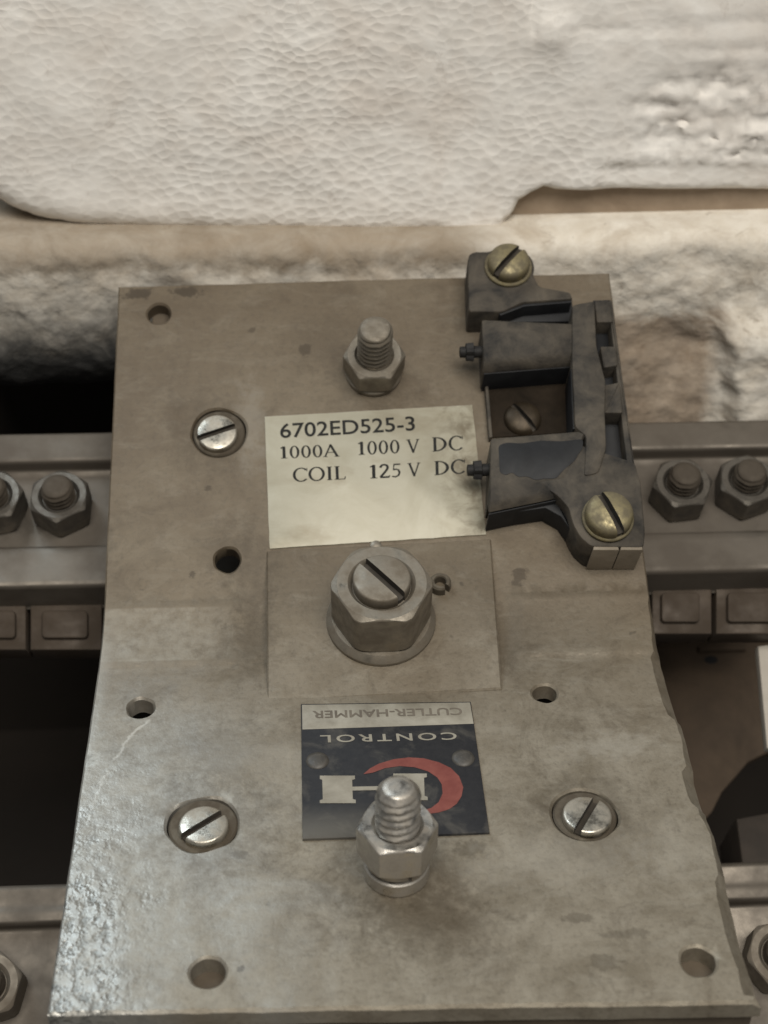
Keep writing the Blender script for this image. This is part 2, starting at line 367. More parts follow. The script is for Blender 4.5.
c = t.mix(t.math('MULTIPLY', shade_fade, .97), c, (.020, .021, .022))
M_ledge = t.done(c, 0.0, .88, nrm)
M_patch = None

# ------------------------------------------------------------------ CDT sheets
def hole_pts(u, v, r, n=28, wob=0.0, seed=0):
    return [(u + (r + wob * noise.noise(Vector((math.cos(a) * 1.5 + seed, math.sin(a) * 1.5, seed)))) * math.cos(a),
             v + (r + wob * noise.noise(Vector((math.cos(a) * 1.5 + seed, math.sin(a) * 1.5, seed)))) * math.sin(a)) for a in [2 * math.pi * k / n for k in range(n)]]
def inside(p, poly):
    x, y = p; c = False; n = len(poly)
    for i in range(n):
        x1, y1 = poly[i - 1]; x2, y2 = poly[i]
        if (y1 > y) != (y2 > y) and x < (x2 - x1) * (y - y1) / (y2 - y1) + x1: c = not c
    return c
def seg_dist(p, poly):
    px, py = p; best = 1e9
    for i in range(len(poly)):
        ax, ay = poly[i - 1]; bx, by = poly[i]; dx, dy = bx - ax, by - ay
        L = dx * dx + dy * dy; tt = 0 if L == 0 else max(0, min(1, ((px - ax) * dx + (py - ay) * dy) / L))
        d = (px - ax - dx * tt) ** 2 + (py - ay - dy * tt) ** 2
        if d < best: best = d
    return math.sqrt(best)
def sheet(outer, holes, step, extra=(), jitter=.15):
    """triangulate outer minus holes; returns points, triangles, index lists of the outline and the holes"""
    pts = []; edges = []; loops_idx = []
    for lp in [outer] + holes:
        k = len(pts); n = len(lp); pts += list(lp); edges += [(k + i, k + (i + 1) % n) for i in range(n)]; loops_idx.append(list(range(k, k + n)))
    xs = [p[0] for p in outer]; ys = [p[1] for p in outer]
    x = min(xs) + step * .5
    while x < max(xs):
        y = min(ys) + step * .5
        while y < max(ys):
            q = (x + random.uniform(-jitter, jitter) * step, y + random.uniform(-jitter, jitter) * step)
            if inside(q, outer) and seg_dist(q, outer) > step * .45 and not any((q[0] - h[0][0]) ** 2 + (q[1] - h[0][1]) ** 2 < 900 and (inside(q, h) or seg_dist(q, h) < step * .4) for h in holes):
                pts.append(q)
            y += step
        x += step
    for q in extra:
        if inside(q, outer) and seg_dist(q, outer) > .3 and not any(inside(q, h) or seg_dist(q, h) < .3 for h in holes): pts.append(q)
    V, E, Fc, ov, oe, of = delaunay_2d_cdt([Vector(p) for p in pts], edges, [], 0, 1e-5)
    remap = {}
    for new, olds in enumerate(ov):
        for o_ in olds: remap[o_] = new
    tris = []
    for f in Fc:
        cxy = (sum(V[i][0] for i in f) / len(f), sum(V[i][1] for i in f) / len(f))
        if inside(cxy, outer) and not any(inside(cxy, h) for h in holes): tris.append(tuple(f))
    return V, tris, [[remap[i] for i in lp] for lp in loops_idx]
def resample(poly, step):
    out = []
    for i in range(len(poly)):
        a = Vector(poly[i]); b = Vector(poly[(i + 1) % len(poly)]); n = max(1, int((b - a).length / step))
        out += [tuple(a.lerp(b, k / n)) for k in range(n)]
    return out

# ================================================================== SETTING
BARF = Frame((0, 62.5, -4.0), (1, 0, 0), (0, math.cos(R(22)), math.sin(R(22))))
def slab(name, mat, corners_front, depth_vec):
    a = [Vector(p) for p in corners_front]; d = Vector(depth_vec); mb = MB()
    mb.loops([[p for p in a], [p + d for p in a]]); return mb.data(name, mat, None)
# dark hollow of the cabinet behind and below everything
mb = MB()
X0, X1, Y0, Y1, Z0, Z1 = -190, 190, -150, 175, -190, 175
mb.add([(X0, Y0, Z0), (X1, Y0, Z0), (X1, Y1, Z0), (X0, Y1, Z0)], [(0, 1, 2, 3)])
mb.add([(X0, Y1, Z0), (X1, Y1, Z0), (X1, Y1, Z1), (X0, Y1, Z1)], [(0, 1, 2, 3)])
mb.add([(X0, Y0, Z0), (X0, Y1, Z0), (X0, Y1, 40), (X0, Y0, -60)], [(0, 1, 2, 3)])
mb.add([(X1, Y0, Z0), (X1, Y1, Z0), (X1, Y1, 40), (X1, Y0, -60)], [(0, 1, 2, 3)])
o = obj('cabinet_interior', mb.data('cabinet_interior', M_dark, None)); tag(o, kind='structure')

def wall_sheet(name, yfront, pix, step, disp, rnd, back, mat):
    """front sheet with rolled edges traced at its own distance, closed at the back"""
    fr = Frame((0, yfront, 0), (1, 0, 0), (0, 0, 1))
    poly = ccw([fr.hit(*p) for p in pix]); poly = resample(poly, step)
    V, T, lps = sheet(poly, [], step, jitter=.3)
    verts = []
    for p in V:
        d = seg_dist((p[0], p[1]), poly); rr = rnd(p[0], p[1]); k = 0.0
        if d < rr: q = 1 - d / rr; k = rr * (1 - math.sqrt(max(0.0, 1 - q * q)))
        verts.append(Vector((p[0], yfront + k - disp(p[0], p[1], d), p[1])))
    n = len(verts); lo = lps[0]; faces = [tuple(t_) for t_ in T]
    bk = [Vector((verts[i].x, yfront + back, verts[i].z)) for i in lo]
    verts += bk; m = len(lo)
    for j in range(m):
        a, b_ = lo[j], lo[(j + 1) % m]; faces.append((a, b_, n + (j + 1) % m, n + j))
    faces.append(tuple(n + j for j in reversed(range(m))))
    return mesh_data(name, verts, faces, mat, 60), fr

CH = Frame((0, 110, 0), (1, 0, 0), (0, 0, 1))
def nz3(x, y, s, seed=0.0): return noise.fractal(Vector((x / s + seed, y / s, seed)), 1.0, 2.0, 4)
def sst(a, b, x):
    q = max(0.0, min(1.0, (x - a) / (b - a))) if a != b else 0; return q * q * (3 - 2 * q)
def ch_disp(x, z, d):
    w = .8 * nz3(x, z, 30, 1.0) + .10 * nz3(x, z, 6, 2.0)
    # torn, layered patch on the right
    xa, za = CH.hit(610, 165); xb, zb = CH.hit(640, 85)
    edge = 3.0 * nz3(x, z, 9, 5.0)
    m = sst(xa - 2, xa + 8, x + edge + (z - za) * -.35) * sst(za - 1, za + 1.5, z + edge * .2) * (1 - sst(zb - 2, zb + 8, z + edge))
    w -= m * (1.0 + 1.3 * nz3(x * .6, z * 1.25, 6, 7.0) + .7 * nz3(x * .8, z * 1.3, 2.4, 9.0))
    # smooth band below it, set back a little
    m2 = sst(xa - 6, xa + 4, x) * (1 - sst(za - 1.2, za + .6, z + edge * .25))
    w -= m2 * 1.6
    # raised knob of plaster beside a vertical crack
    xk, zk = CH.hit(552, 32); xc, zc = CH.hit(532, 20)
    w += 1.5 * math.exp(-((x - xk) / 5) ** 2 - ((z - zk) / 4.5) ** 2)
    w -= .9 * math.exp(-((x - xc) / .8) ** 2) * sst(zc - 6, zc - 2, z)
    # horizontal cracks high on the right
    for (px, py, ln) in ((640, 30, 26), (735, 22, 20), (740, 50, 18), (690, 105, 20), (715, 140, 24)):
        xc, zc = CH.hit(px, py); w -= .4 * math.exp(-((x - xc) / ln) ** 4 - ((z - zc - .6 * nz3(x, 0, 8, px)) / .9) ** 2)
    return w
chute_pix = [(-90, -120), (-90, 100), (-40, 176), (-12, 203), (10, 217), (40, 227), (80, 233), (150, 238), (250, 242), (400, 245), (470, 243), (500, 230),
             (514, 214), (519, 203), (532, 195), (545, 189), (556, 192), (575, 193), (640, 194), (860, 196), (860, -120)]
me, _ = wall_sheet('arc_chute', 110, chute_pix, 1.25, ch_disp, lambda x, z: 7.5 if x < 20 else 2.2, 38, M_chute)
o = obj('arc_chute', me)
tag(o, 'large off white arc chute block with pebbled face across the top', 'arc chute')

# stained inner strip seen under the chute's broken right part
fr = Frame((0, 115, 0), (1, 0, 0), (0, 0, 1)); mb = MB()
p = [fr.hit(470, 245), fr.hit(870, 245), fr.hit(870, 150), fr.hit(470, 150)]
mb.loops([[fr.P(x, y, 0) for x, y in p], [fr.P(x, y, -25) for x, y in p]])
LG = Frame((0, 100, 0), (1, 0, 0), (0, 0, 1))
def lg_disp(x, z, d):
    w = 1.3 * nz3(x, z, 15, 3.0) + (.6 if x > 0 else .4) * (.5 - abs(nz3(x, z, 7, 4.0))) + .25 * nz3(x, z, 2.4, 14.0)
    xa, za = LG.hit(722, 345)
    m = sst(xa - 2, xa + 3, x + 2.0 * nz3(x, z, 6, 8) + (z - za) * .25) * (1 - sst(za + 2, za + 12, z + 2 * nz3(x, z, 7, 11)))
    w += 5.0 * m
    xb, zb = LG.hit(680, 350)
    w -= 2.5 * math.exp(-((x - xb) / 8) ** 2 - ((z - zb) / 12) ** 2)
    for (px, py, r_, a_) in ((222, 238, 1.7, 1.2), (150, 250, 4, .8), (70, 240, 5, .9), (165, 262, 5, 1.0), (60, 268, 6, .9), (700, 260, 3.5, -.8), (560, 250, 6, .6)):
        q = LG.hit(px, py); w += a_ * math.exp(-((x - q[0]) / r_) ** 2 - ((z - q[1]) / r_) ** 2)
    return w
ledge_pix = [(-90, 246), (400, 244), (860, 233), (860, 440), (420, 440), (400, 415), (120, 415), (60, 418), (-90, 422)]
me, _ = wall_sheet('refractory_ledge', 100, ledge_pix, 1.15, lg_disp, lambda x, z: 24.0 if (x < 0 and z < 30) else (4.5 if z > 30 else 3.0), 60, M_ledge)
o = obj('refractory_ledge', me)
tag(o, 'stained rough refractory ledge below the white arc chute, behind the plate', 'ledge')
M_strip = plain('brown_stained_strip', (.22, .165, .115), (.36, .285, .21), .85, 70, .0005)
s_ = obj('stained_strip', mb.data('stained_strip', M_strip, None), parent=o)

# ------------------------------------------------------------------ fastener meshes (local mm, axis z)
def hex_nut_data(name, af, hgt, bore, mat, n=72, cr=.985):
    mb = MB(); rings = []
    def rh(a):
        k = (a + math.pi / 6) % (math.pi / 3) - math.pi / 6
        return min(af / 2 / math.cos(k), af / 2 / math.cos(math.pi / 6) * cr)
    ang = [2 * math.pi * j / n for j in range(n)]
    def ring(rf, zf): return [(rf(a) * math.cos(a), rf(a) * math.sin(a), zf(a)) for a in ang]
    ch = lambda a: max(0.0, (rh(a) - af * .492)) * .62 + .12
    r0 = af * .485
    rings = [ring(lambda a: bore / 2, lambda a: hgt - 1.2), ring(lambda a: bore / 2 + .15, lambda a: hgt - .9), ring(lambda a: bore / 2 + .95, lambda a: hgt - .05), ring(lambda a: r0, lambda a: hgt),
             ring(lambda a: rh(a) - .12, lambda a: hgt - ch(a) + .1), ring(rh, lambda a: hgt - ch(a) - .12), ring(rh, lambda a: ch(a) + .12), ring(lambda a: rh(a) - .12, lambda a: ch(a) - .02), ring(lambda a: r0, lambda a: 0)]
    mb.loops(rings)
    return mb.data(name, mat, 28)
def washer_data(name, r, hgt, mat, hole=0.0, split=False):
    mb = MB(); n = 56
    b = min(.35, hgt * .4)
    prof = [(hole if hole else .2, 0), (r - b, 0), (r, b), (r, hgt - b), (r - b, hgt), (hole if hole else .2, hgt)]
    mb.lathe(prof, n); return mb.data(name, mat, 40)
def stud_data(name, d, length, mat, pitch=1.45, z0=0.0, tip=.9, n=36, per=7):
    mb = MB(); rings = []; N = int(length / pitch * per)
    for i in range(N + 1):
        z = z0 + length * i / N; rg = []
        for j in range(n):
            a = 2 * math.pi * j / n; ph = (z / pitch - j / n) % 1.0
            r = d / 2 - .72 * abs(ph * 2 - 1)
            e = (z0 + length - z)
            if e < tip: r = min(r, d / 2 - .15 - (tip - e) * .75)
            rg.append((r * math.cos(a), r * math.sin(a), z))
        rings.append(rg)
    rr = d / 2 - .15 - tip * .75
    rings.append([(rr * .6 * math.cos(2 * math.pi * j / n), rr * .6 * math.sin(2 * math.pi * j / n), z0 + length + .12) for j in range(n)])
    mb.loops(rings); return mb.data(name, mat, 50)
def slotted_head_data(name, r, hgt, mat, slot=.75, depth=1.2, rim=.7, dome=.25, shank=None):
    mb = MB()
    for sg in (1, -1):
        rings = []
        lay = [(r - .15, 0), (r, .25), (r, hgt - rim), (r - rim * .18, hgt - rim * .5), (r - rim * .5, hgt - rim * .17), (r - rim, hgt), (r * .5, hgt + dome)]
        zb = max(.0, hgt - depth)
        for rr, z in lay:
            w = slot if z >= zb - 1e-6 else slot
            f0 = math.asin(min(.95, w / rr)); rg = []
            for k in range(25):
                a = f0 + (math.pi - 2 * f0) * k / 24
                rg.append((rr * math.cos(a) * sg, rr * math.sin(a) * sg, z))
            rings.append(rg)
        mb.loops(rings)
    nf = len(mb.f)
    mb.lathe([(.3, 0), (r - .25, 0.05), (r - .25, max(.15, hgt - depth)), (.3, max(.15, hgt - depth) + .01)], 40)
    if shank: mb.lathe([(shank, -4), (shank, .1)], 24)
    me = mb.data(name, mat, 32); me.materials.append(M_slot)
    for p_ in me.polygons:
        if p_.index >= nf or (abs(p_.normal.z) < .2 and max(abs(me.vertices[i].co.y) for i in p_.vertices) < slot * 1.2 * MM): p_.material_index = 1
    return me

# ================================================================== CONTACTOR PLATE
TL, TR = UP.hit(118.5, 286.5), UP.hit(609.5, 272.5)
BL, BR = LOW.hit(47, 1014), LOW.hit(763, 1002)
T_PLATE = 4.0
plate = root('contactor_plate', (0, -40, -T_PLATE), 'bent dusty grey metal plate carrying nuts, slotted screws, rating label and nameplate', 'plate')
# outline in (u, s), counter-clockwise from the near left corner
out = []
def side(a, b, n, wob, seed):
    for k in range(n):
        tt = k / n; u = a[0] + (b[0] - a[0]) * tt; s = a[1] + (b[1] - a[1]) * tt
        w = wob * noise.noise(Vector((s * .11 + seed, u * .11, seed)))
        L = math.hypot(b[0] - a[0], b[1] - a[1]); nx, ny = (b[1] - a[1]) / L, -(b[0] - a[0]) / L
        if 0 < k: u += nx * w; s += ny * w
        out.append((u, s))
cBL, cBR = (BL[0], s_low(BL[1])), (BR[0], s_low(BR[1])); cTR, cTL = (TR[0], s_up(TR[1])), (TL[0], s_up(TL[1]))
mR, mL = (60.3, 0.0), (-60.3, 0.0)
mR = (LOW.hit(661, 652)[0], 0.0); mL = (LOW.hit(98, 668)[0], 0.0)
side(cBL, cBR, 70, .22, 1.0); nB = len(out)
side(cBR, mR, 60, .35, 2.0); nR = len(out)
side(mR, cTR, 56, .2, 3.0); side(cTR, cTL, 60, .15, 4.0); side(cTL, mL, 56, .12, 5.0); side(mL, cBL, 60, .12, 6.0)
# little corner dings
chip = []
for k, (u, s) in enumerate(out):
    c = .38
    if nB <= k < nR + 4:                                     # ragged chipped edge of the right side, lower leaf
        q = noise.noise(Vector((s * .075, 3.3, 0))) + .35 * noise.noise(Vector((s * .23, 9.1, 0))) + .15 * noise.noise(Vector((s * .8, 4.1, 0)))
        c = .75 + (max(0.0, 1.5 * q + .85) + (.8 if q > .05 else 0)) * sst(4, -10, s)
        c = min(c, 2.9)
    elif k < nB: c = .55 + .25 * noise.noise(Vector((u * .3, 0, 5)))
    chip.append(max(.2, c))
def in_off(pts, ds):
    n = len(pts); res = []
    for i in range(n):
        p0 = Vector(pts[i - 1]); p2 = Vector(pts[(i + 1) % n]); e = (p2 - p0).normalized()
        res.append((pts[i][0] - e.y * ds[i], pts[i][1] + e.x * ds[i]))
    return res
topout = in_off(out, chip)
holes_spec = []      # centre (u,s), radius, wobble
def up_us(px, py): u, v = UP.hit(px, py); return u, s_up(v)
def low_us(px, py): u, v = LOW.hit(px, py); return u, s_low(v)
for us, r, w in ((up_us(159, 314), 2.75, .15), (up_us(227.5, 560), 2.9, .2), (low_us(141, 708), 2.75, .2), (low_us(545, 693), 2.55, .2),
                 (low_us(208, 972), 3.05, .15), (low_us(698, 961), 3.0, .3),
                 (up_us(219, 432.5), 6.25, .25), (low_us(203, 824), 6.75, .45), (low_us(585, 814), 6.3, .35)):
    holes_spec.append((us, r, w))
hin = [hole_pts(u, s, r, 36, w, k * 3.7) for k, ((u, s), r, w) in enumerate(holes_spec)]
htop = [hole_pts(u, s, r + .45, 36, w * 1.6, k * 3.7) for k, ((u, s), r, w) in enumerate(holes_spec)]
extra = [(u, sg * LM / 2 + e) for sg in (-1, 1) for e in (-.25, .25) for u in [x * 1.5 for x in range(-39, 40)]]
V, T, lps = sheet(topout, htop, 2.2, extra)
def relief(u, s):
    b = .34 * sst(-LM / 2 - .2, -LM / 2 + .2, s) * (1 - sst(LM / 2 - .2, LM / 2 + .2, s)) * (sst(27, 31, abs(u)))
    return b + .10 * nz3(u, s, 14, 2.0) + .05 * nz3(u, s, 4, 6.0)
verts = [bend(p[0], p[1], relief(p[0], p[1])) for p in V]; faces = [tuple(t_) for t_ in T]
def wall_loop(idx, low_pts, depths):
    k = len(verts); n = len(idx)
    for j, (u, s) in enumerate(low_pts): verts.append(bend(u, s, depths[j]))
    for j, (u, s) in enumerate(low_pts): verts.append(bend(u, s, -T_PLATE))
    for j in range(n):
        j2 = (j + 1) % n
        faces.append((idx[j], idx[j2], k + j2, k + j)); faces.append((k + j, k + j2, k + n + j2, k + n + j))
wall_loop(lps[0], out, [-(c * 1.15 if c > .8 else c) for c in chip])
for h_, lp in zip(hin, lps[1:]): wall_loop(lp, h_, [-.45] * len(h_))
# underside
V2, T2, l2 = sheet(out, hin, 9.0)
k = len(verts); verts += [bend(p[0], p[1], -T_PLATE) for p in V2]; faces += [tuple(i + k for i in reversed(t_)) for t_ in T2]
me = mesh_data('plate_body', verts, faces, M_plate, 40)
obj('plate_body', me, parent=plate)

# flat boss bridging the bend
A = UP.hit(266.5, 551); B = UP.hit(491, 539); C_ = LOW.hit(502, 690); D = LOW.hit(267, 701)
pa, pb, pc, pd = UP.P(*A, .25), UP.P(*B, .25), LOW.P(*C_, .12), LOW.P(*D, .12)
PAD = Frame((pa + pb + pc + pd) / 4, pb - pa, (pa + pb) / 2 - (pc + pd) / 2)
q2 = lambda p: ((p - PAD.o).dot(PAD.ex), (p - PAD.o).dot(PAD.ey))
poly = ccw([q2(p) for p in (pd, pc, pb, pa)])
mb = MB(); pr = resample(poly, 2.0); pi = inset_poly(pr, .35)
pr = [(x + .10 * noise.noise(Vector((x * .5, y * .5, 2))), y) for x, y in pr]
mb.loops([[PAD.P(x, y, -7) for x, y in pr], [PAD.P(x, y, -.35) for x, y in pr], [PAD.P(x, y, 0) for x, y in pi]])
obj('boss', mb.data('boss', M_plate, 30), parent=plate)

# backing bars carrying the plate from below (seen through the corner holes)
for (pa_, pb_, fr, w) in (((110, 955), (765, 948), LOW, 10), ((150, 318), (600, 306), UP, 7)):
    a = fr.hit(*pa_); b = fr.hit(*pb_); mb = MB()
    p = [(a[0], a[1] - w), (b[0] - 4, b[1] - w), (b[0] - 4, b[1] + w), (a[0], a[1] + w)]
    prism(mb, fr, p, -T_PLATE - 8, -T_PLATE - .05, .3)
    obj('backing_bar', mb.data('backing_bar', M_backing, None), parent=plate)
# arm under the plate that carries it down to the cabinet
mb = MB()
mb.loops([[(-22, -30, -3.9), (22, -30, -3.9), (22, 5, -3.9), (-22, 5, -3.9)], [(-22, -10, -60), (22, -10, -60), (22, 25, -60), (-22, 25, -60)], [(-22, 30, -189), (22, 30, -189), (22, 60, -189), (-22, 60, -189)]])
obj('support_arm', mb.data('support_arm', M_dark, None), parent=plate)

# --- slotted screws in their washers
head = slotted_head_data('screw_head', 4.65, 2.1, M_screw, .72, 1.3, .5, .04)
for k, (fr, pc_, hc, spin, rw) in enumerate(((UP, (219, 432.5), (217, 433.5), R(20), 6.0), (LOW, (203, 824), (203.5, 826.5), R(38), 6.55), (LOW, (585, 814), (587, 816.5), R(58), 6.05))):
    u, v = fr.hit(*pc_); u2, v2 = fr.hit(*hc, 0.6)
    s1 = obj('screw', head, fr.M(u2, v2, -.75, spin), plate)
    w = obj('washer', washer_data('washer', rw, 1.0, M_wash), fr.M(u, v, -1.35), s1)
# --- upper stud with nut
NUT_AF = 12.8
nut_me = hex_nut_data('hex_nut', NUT_AF, 6.6, 7.4, M_dull)
u, v = UP.hit(373.5, 373)
st = obj('stud', stud_data('stud', 8.2, 19.0, M_dull, 1.7, per=9), UP.M(u, v, 0), plate)
obj('washer', washer_data('washer', 6.7, 1.6, M_dull), UP.M(u, v, .0), st)
obj('nut', nut_me, UP.M(u, v, 1.7, R(30)), st)
# --- lower stud with bright nut and split washer
u, v = LOW.hit(396.5, 872)
st = obj('stud', stud_data('stud', 8.2, 22.4, M_stud, 1.8, 0.0, 1.6, per=9), LOW.M(u, v, 0, 1.0), plate)
mb = MB(); mb.lathe([(3, 0), (5.7, 0), (6.0, .3), (6.0, 3.0), (5.7, 3.3), (3, 3.3)], 56)
obj('washer', mb.data('washer', M_stud, 40), LOW.M(u, v, 0), st)
# split lock washer: an open ring with one end lifted
mb = MB(); rings = []
for j in range(60):
    a = R(-65) + (2 * math.pi - .12) * j / 59; lift = 3.35 + .8 * j / 59
    rings.append([(r_ * math.cos(a), r_ * math.sin(a), lift + z_) for r_, z_ in ((4.1, 0), (5.75, 0), (5.75, 1.5), (4.1, 1.5))])
mb.loops(rings); obj('lock_washer', mb.data('lock_washer', M_steel, 30), LOW.M(u, v, 0), st)
obj('nut', hex_nut_data('hex_nut', 12.9, 7.4, 7.5, M_stud), LOW.M(u, v, 5.6, R(32)), st)
# --- big centre nut over flange washer, slotted bolt end inside
u, v = PAD.hit(381, 621)
bolt = obj('center_bolt', slotted_head_data('bolt_end', 6.05, 3.2, M_dull, .95, 1.9, .5, .1), PAD.M(u, v, 12.6, R(-52)), plate)
mb = MB(); mb.lathe([(3, 0), (11.5, 0), (11.75, .25), (11.75, .9), (11.4, 1.5), (10.6, 2.4), (3, 2.5)], 64)
obj('flange_washer', mb.data('flange_washer', M_dull, 30), PAD.M(u, v, 0), bolt)
obj('nut', hex_nut_data('big_nut', 19.3, 11.8, 12.3, M_dull, 96, .955), PAD.M(u, v, 2.2, R(28)), bolt)
# --- roll pin beside it, little stub above
u, v = PAD.hit(440, 587)
mb = MB(); rings = []
for j in range(30):
    a = R(-40) + (2 * math.pi - .5) * j / 29
    rings.append([(r_ * math.cos(a), r_ * math.sin(a), z_) for r_, z_ in ((1.25, 0), (2.35, 0), (2.35, 1.9), (2.0, 2.3), (1.45, 2.3), (1.25, 2.0))])
mb.loops(rings); obj('roll_pin', mb.data('roll_pin', M_wash, 30), PAD.M(u, v, 0), plate)
mb = MB(); mb.lathe([(.2, 0), (1.3, 0), (1.3, .7), (.8, 1.0), (.2, 1.05)], 20)
u, v = UP.hit(376, 547); obj('drive_pin', mb.data('drive_pin', M_dull, 40), UP.M(u, v, 0), plate)

# --- lettering tools
def font_mesh(txt, weight=0.0, fat=0.0, space=1.0):
    cu = bpy.data.curves.new('t', 'FONT'); cu.body = txt; cu.offset = weight; cu.resolution_u = 4; cu.space_character = space
    ob = bpy.data.objects.new('t', cu); COL.objects.link(ob)
    dg = bpy.context.evaluated_depsgraph_get(); dg.update()
    me = bpy.data.meshes.new_from_object(ob.evaluated_get(dg)); bpy.data.objects.remove(ob); bpy.data.curves.remove(cu)
    vs = [tuple(v_.co[:2]) for v_ in me.vertices]; fs = [tuple(p_.vertices) for p_ in me.polygons]; bpy.data.meshes.remove(me)
    if fat:
        k = len(vs); V0 = list(vs); F0 = list(fs)
        for m_, (dx, dy) in enumerate(((fat, 0), (0, fat), (fat, fat))):
            vs += [(x + dx, y + dy) for x, y in V0]; fs += [tuple(i + k * (m_ + 1) for i in f) for f in F0]
    return vs, fs
def stroke(pts, w, closed=False):
    vs = []; fs = []; n = len(pts)
    for i in range(n):
        p = Vector(pts[i]); a = Vector(pts[i - 1] if i else pts[0]); b = Vector(pts[(i + 1)] if i + 1 < n else pts[-1])
        e = (b - a).normalized(); nn = Vector((-e.y, e.x)) * w / 2; vs += [tuple(p + nn), tuple(p - nn)]
    for i in range(n - 1): fs.append((2 * i, 2 * i + 1, 2 * i + 3, 2 * i + 2))
    return vs, fs
def crescent(cx, cy, ro, ri, a0, a1, n=28):                  # between an outer and an inner ellipse
    vs = []; fs = []
    for i in range(n + 1):
        a = R(a0 + (a1 - a0) * i / n)
        vs += [(cx + ro[0] * math.cos(a), cy + ro[1] * math.sin(a)), (cx + ri[0] * math.cos(a), cy + ri[1] * math.sin(a))]
        if i < n: fs.append((2 * i, 2 * i + 1, 2 * i + 3, 2 * i + 2))
    return vs, fs
TK, TN = .155, .085
GL = {
 '1': (.50, [stroke([(.24, 0), (.24, .99)], TK), stroke([(.07, .84), (.26, .98)], TN), stroke([(.07, .025), (.41, .025)], .05)]),
 '0': (.60, [crescent(.29, .5, (.255, .52), (.125, .45), 0, 360)]),
 '2': (.56, [stroke([(.06, .76), (.09, .88), (.17, .96), (.28, .97), (.38, .90), (.41, .76), (.37, .60), (.25, .38), (.06, .07)], .125), stroke([(.04, .05), (.48, .05)], .13), stroke([(.46, .02), (.50, .18)], .05)]),
 '5': (.54, [stroke([(.13, .95), (.45, .95)], .10), stroke([(.15, .97), (.12, .55)], .055), stroke([(.11, .55), (.24, .60), (.36, .53), (.41, .34), (.36, .13), (.21, .03), (.05, .08)], .10)]),
 'A': (.86, [stroke([(.07, 0), (.39, 1.0)], TN), stroke([(.37, 1.02), (.72, 0)], .135), stroke([(.20, .36), (.58, .36)], .05), stroke([(-.03, .02), (.20, .02)], .045), stroke([(.56, .02), (.84, .02)], .045)]),
 'V': (.80, [stroke([(.10, 1.0), (.40, 0)], .135), stroke([(.38, 0), (.70, 1.0)], TN), stroke([(-.02, .98), (.24, .98)], .045), stroke([(.58, .98), (.80, .98)], .045)]),
 'D': (.86, [stroke([(.17, 0), (.17, 1)], TK), crescent(.22, .5, (.58, .50), (.42, .43), -90, 90), stroke([(.03, .02), (.24, .02)], .045), stroke([(.03, .98), (.24, .98)], .045)]),
 'C': (.82, [crescent(.46, .5, (.43, .53), (.285, .455), 42, 318), stroke([(.77, .98), (.77, .74)], .04)]),
 'O': (.92, [crescent(.45, .5, (.43, .53), (.285, .455), 0, 360, 40)]),
 'I': (.42, [stroke([(.20, 0), (.20, 1)], TK), stroke([(.06, .02), (.34, .02)], .045), stroke([(.06, .98), (.34, .98)], .045)]),
 'L': (.66, [stroke([(.18, 0), (.18, 1)], TK), stroke([(.04, .98), (.32, .98)], .045), stroke([(.04, .03), (.58, .03)], .055), stroke([(.56, .0), (.60, .22)], .05)]),
}
def serif_mesh(txt):
    vs = []; fs = []; x = 0
    for ch_ in txt:
        adv, parts = GL[ch_]
        for pv, pf in parts:
            k = len(vs); vs += [(a + x, b) for a, b in pv]; fs += [tuple(i + k for i in f) for f in pf]
        x += adv
    return vs, fs
def lettering(glyphs, fr, bl, br, tl, h, mat, parent, name='lettering', label=None, layers=1):
    """fit 2D glyph shapes to the text line whose corners are given as pixels on frame fr"""
    mb = MB()
    vs, fs = glyphs
    x0 = min(p[0] for p in vs); x1 = max(p[0] for p in vs); y0 = min(p[1] for p in vs); y1 = max(p[1] for p in vs)
    B_ = Vector(fr.hit(*bl, h)); E_ = Vector(fr.hit(*br, h)) - B_; U_ = Vector(fr.hit(*tl, h)) - B_
    mb.add([fr.P(*(B_ + E_ * ((x - x0) / (x1 - x0)) + U_ * ((y - y0) / (y1 - y0))), h + .012 * (i * layers // len(vs))) for i, (x, y) in enumerate(vs)], fs)
    me = bpy.data.meshes.new(name); me.from_pydata([tuple(p * MM) for p in mb.v], [], mb.f); me.materials.append(mat)
    return obj(name, me, parent=parent, label=label)
def quad_part(name, fr, pix, h0, h1, mat, parent, label=None, jag=0.0, bev=.06):
    p = ccw([fr.hit(*q, h1) for q in pix]); p = resample(p, 2.0)
    if jag: p = [(x + jag * noise.noise(Vector((x * .6, y * .6, 1))), y + jag * noise.noise(Vector((x * .6, y * .6, 7)))) for x, y in p]
    mb = MB(); prism(mb, fr, p, h0, h1, bev)
    return obj(name, mb.data(name, mat, 30), parent=parent, label=label)

# --- rating label
lab = quad_part('rating_label', UP, [(264.6, 416.5), (472.3, 404.7), (475, 430), (486, 534.5), (269.5, 548.5)], .08, .32, M_label, plate, 'yellowed rectangular paper rating label with black print', .12)
HL = .36
lettering(font_mesh('6702ED525-3', .012), UP, (280.3, 438.4), (415.4, 430.6), (279.8, 423.6), HL, M_ink, lab)
for txt, bl, br, tl in (('1000A', (280.5, 458.8), (339.8, 456.6), (280, 446)), ('1000', (358.2, 455.2), (399.8, 453.2), (357.8, 441.6)), ('V', (406.8, 453.2), (420, 452.6), (406.3, 439.4)),
                        ('DC', (432.5, 452.0), (463.2, 450.2), (432, 437)), ('COIL', (293, 482.2), (346, 479.6), (292.6, 468)), ('125', (369.8, 478.8), (400.8, 477.2), (369.5, 464.6)),
                        ('V', (407.8, 476.8), (421, 476), (407.3, 463)), ('DC', (434.6, 475.6), (465.4, 473.6), (434.2, 460.8))):
    lettering(serif_mesh(txt), UP, bl, br, tl, HL, M_ink, lab)

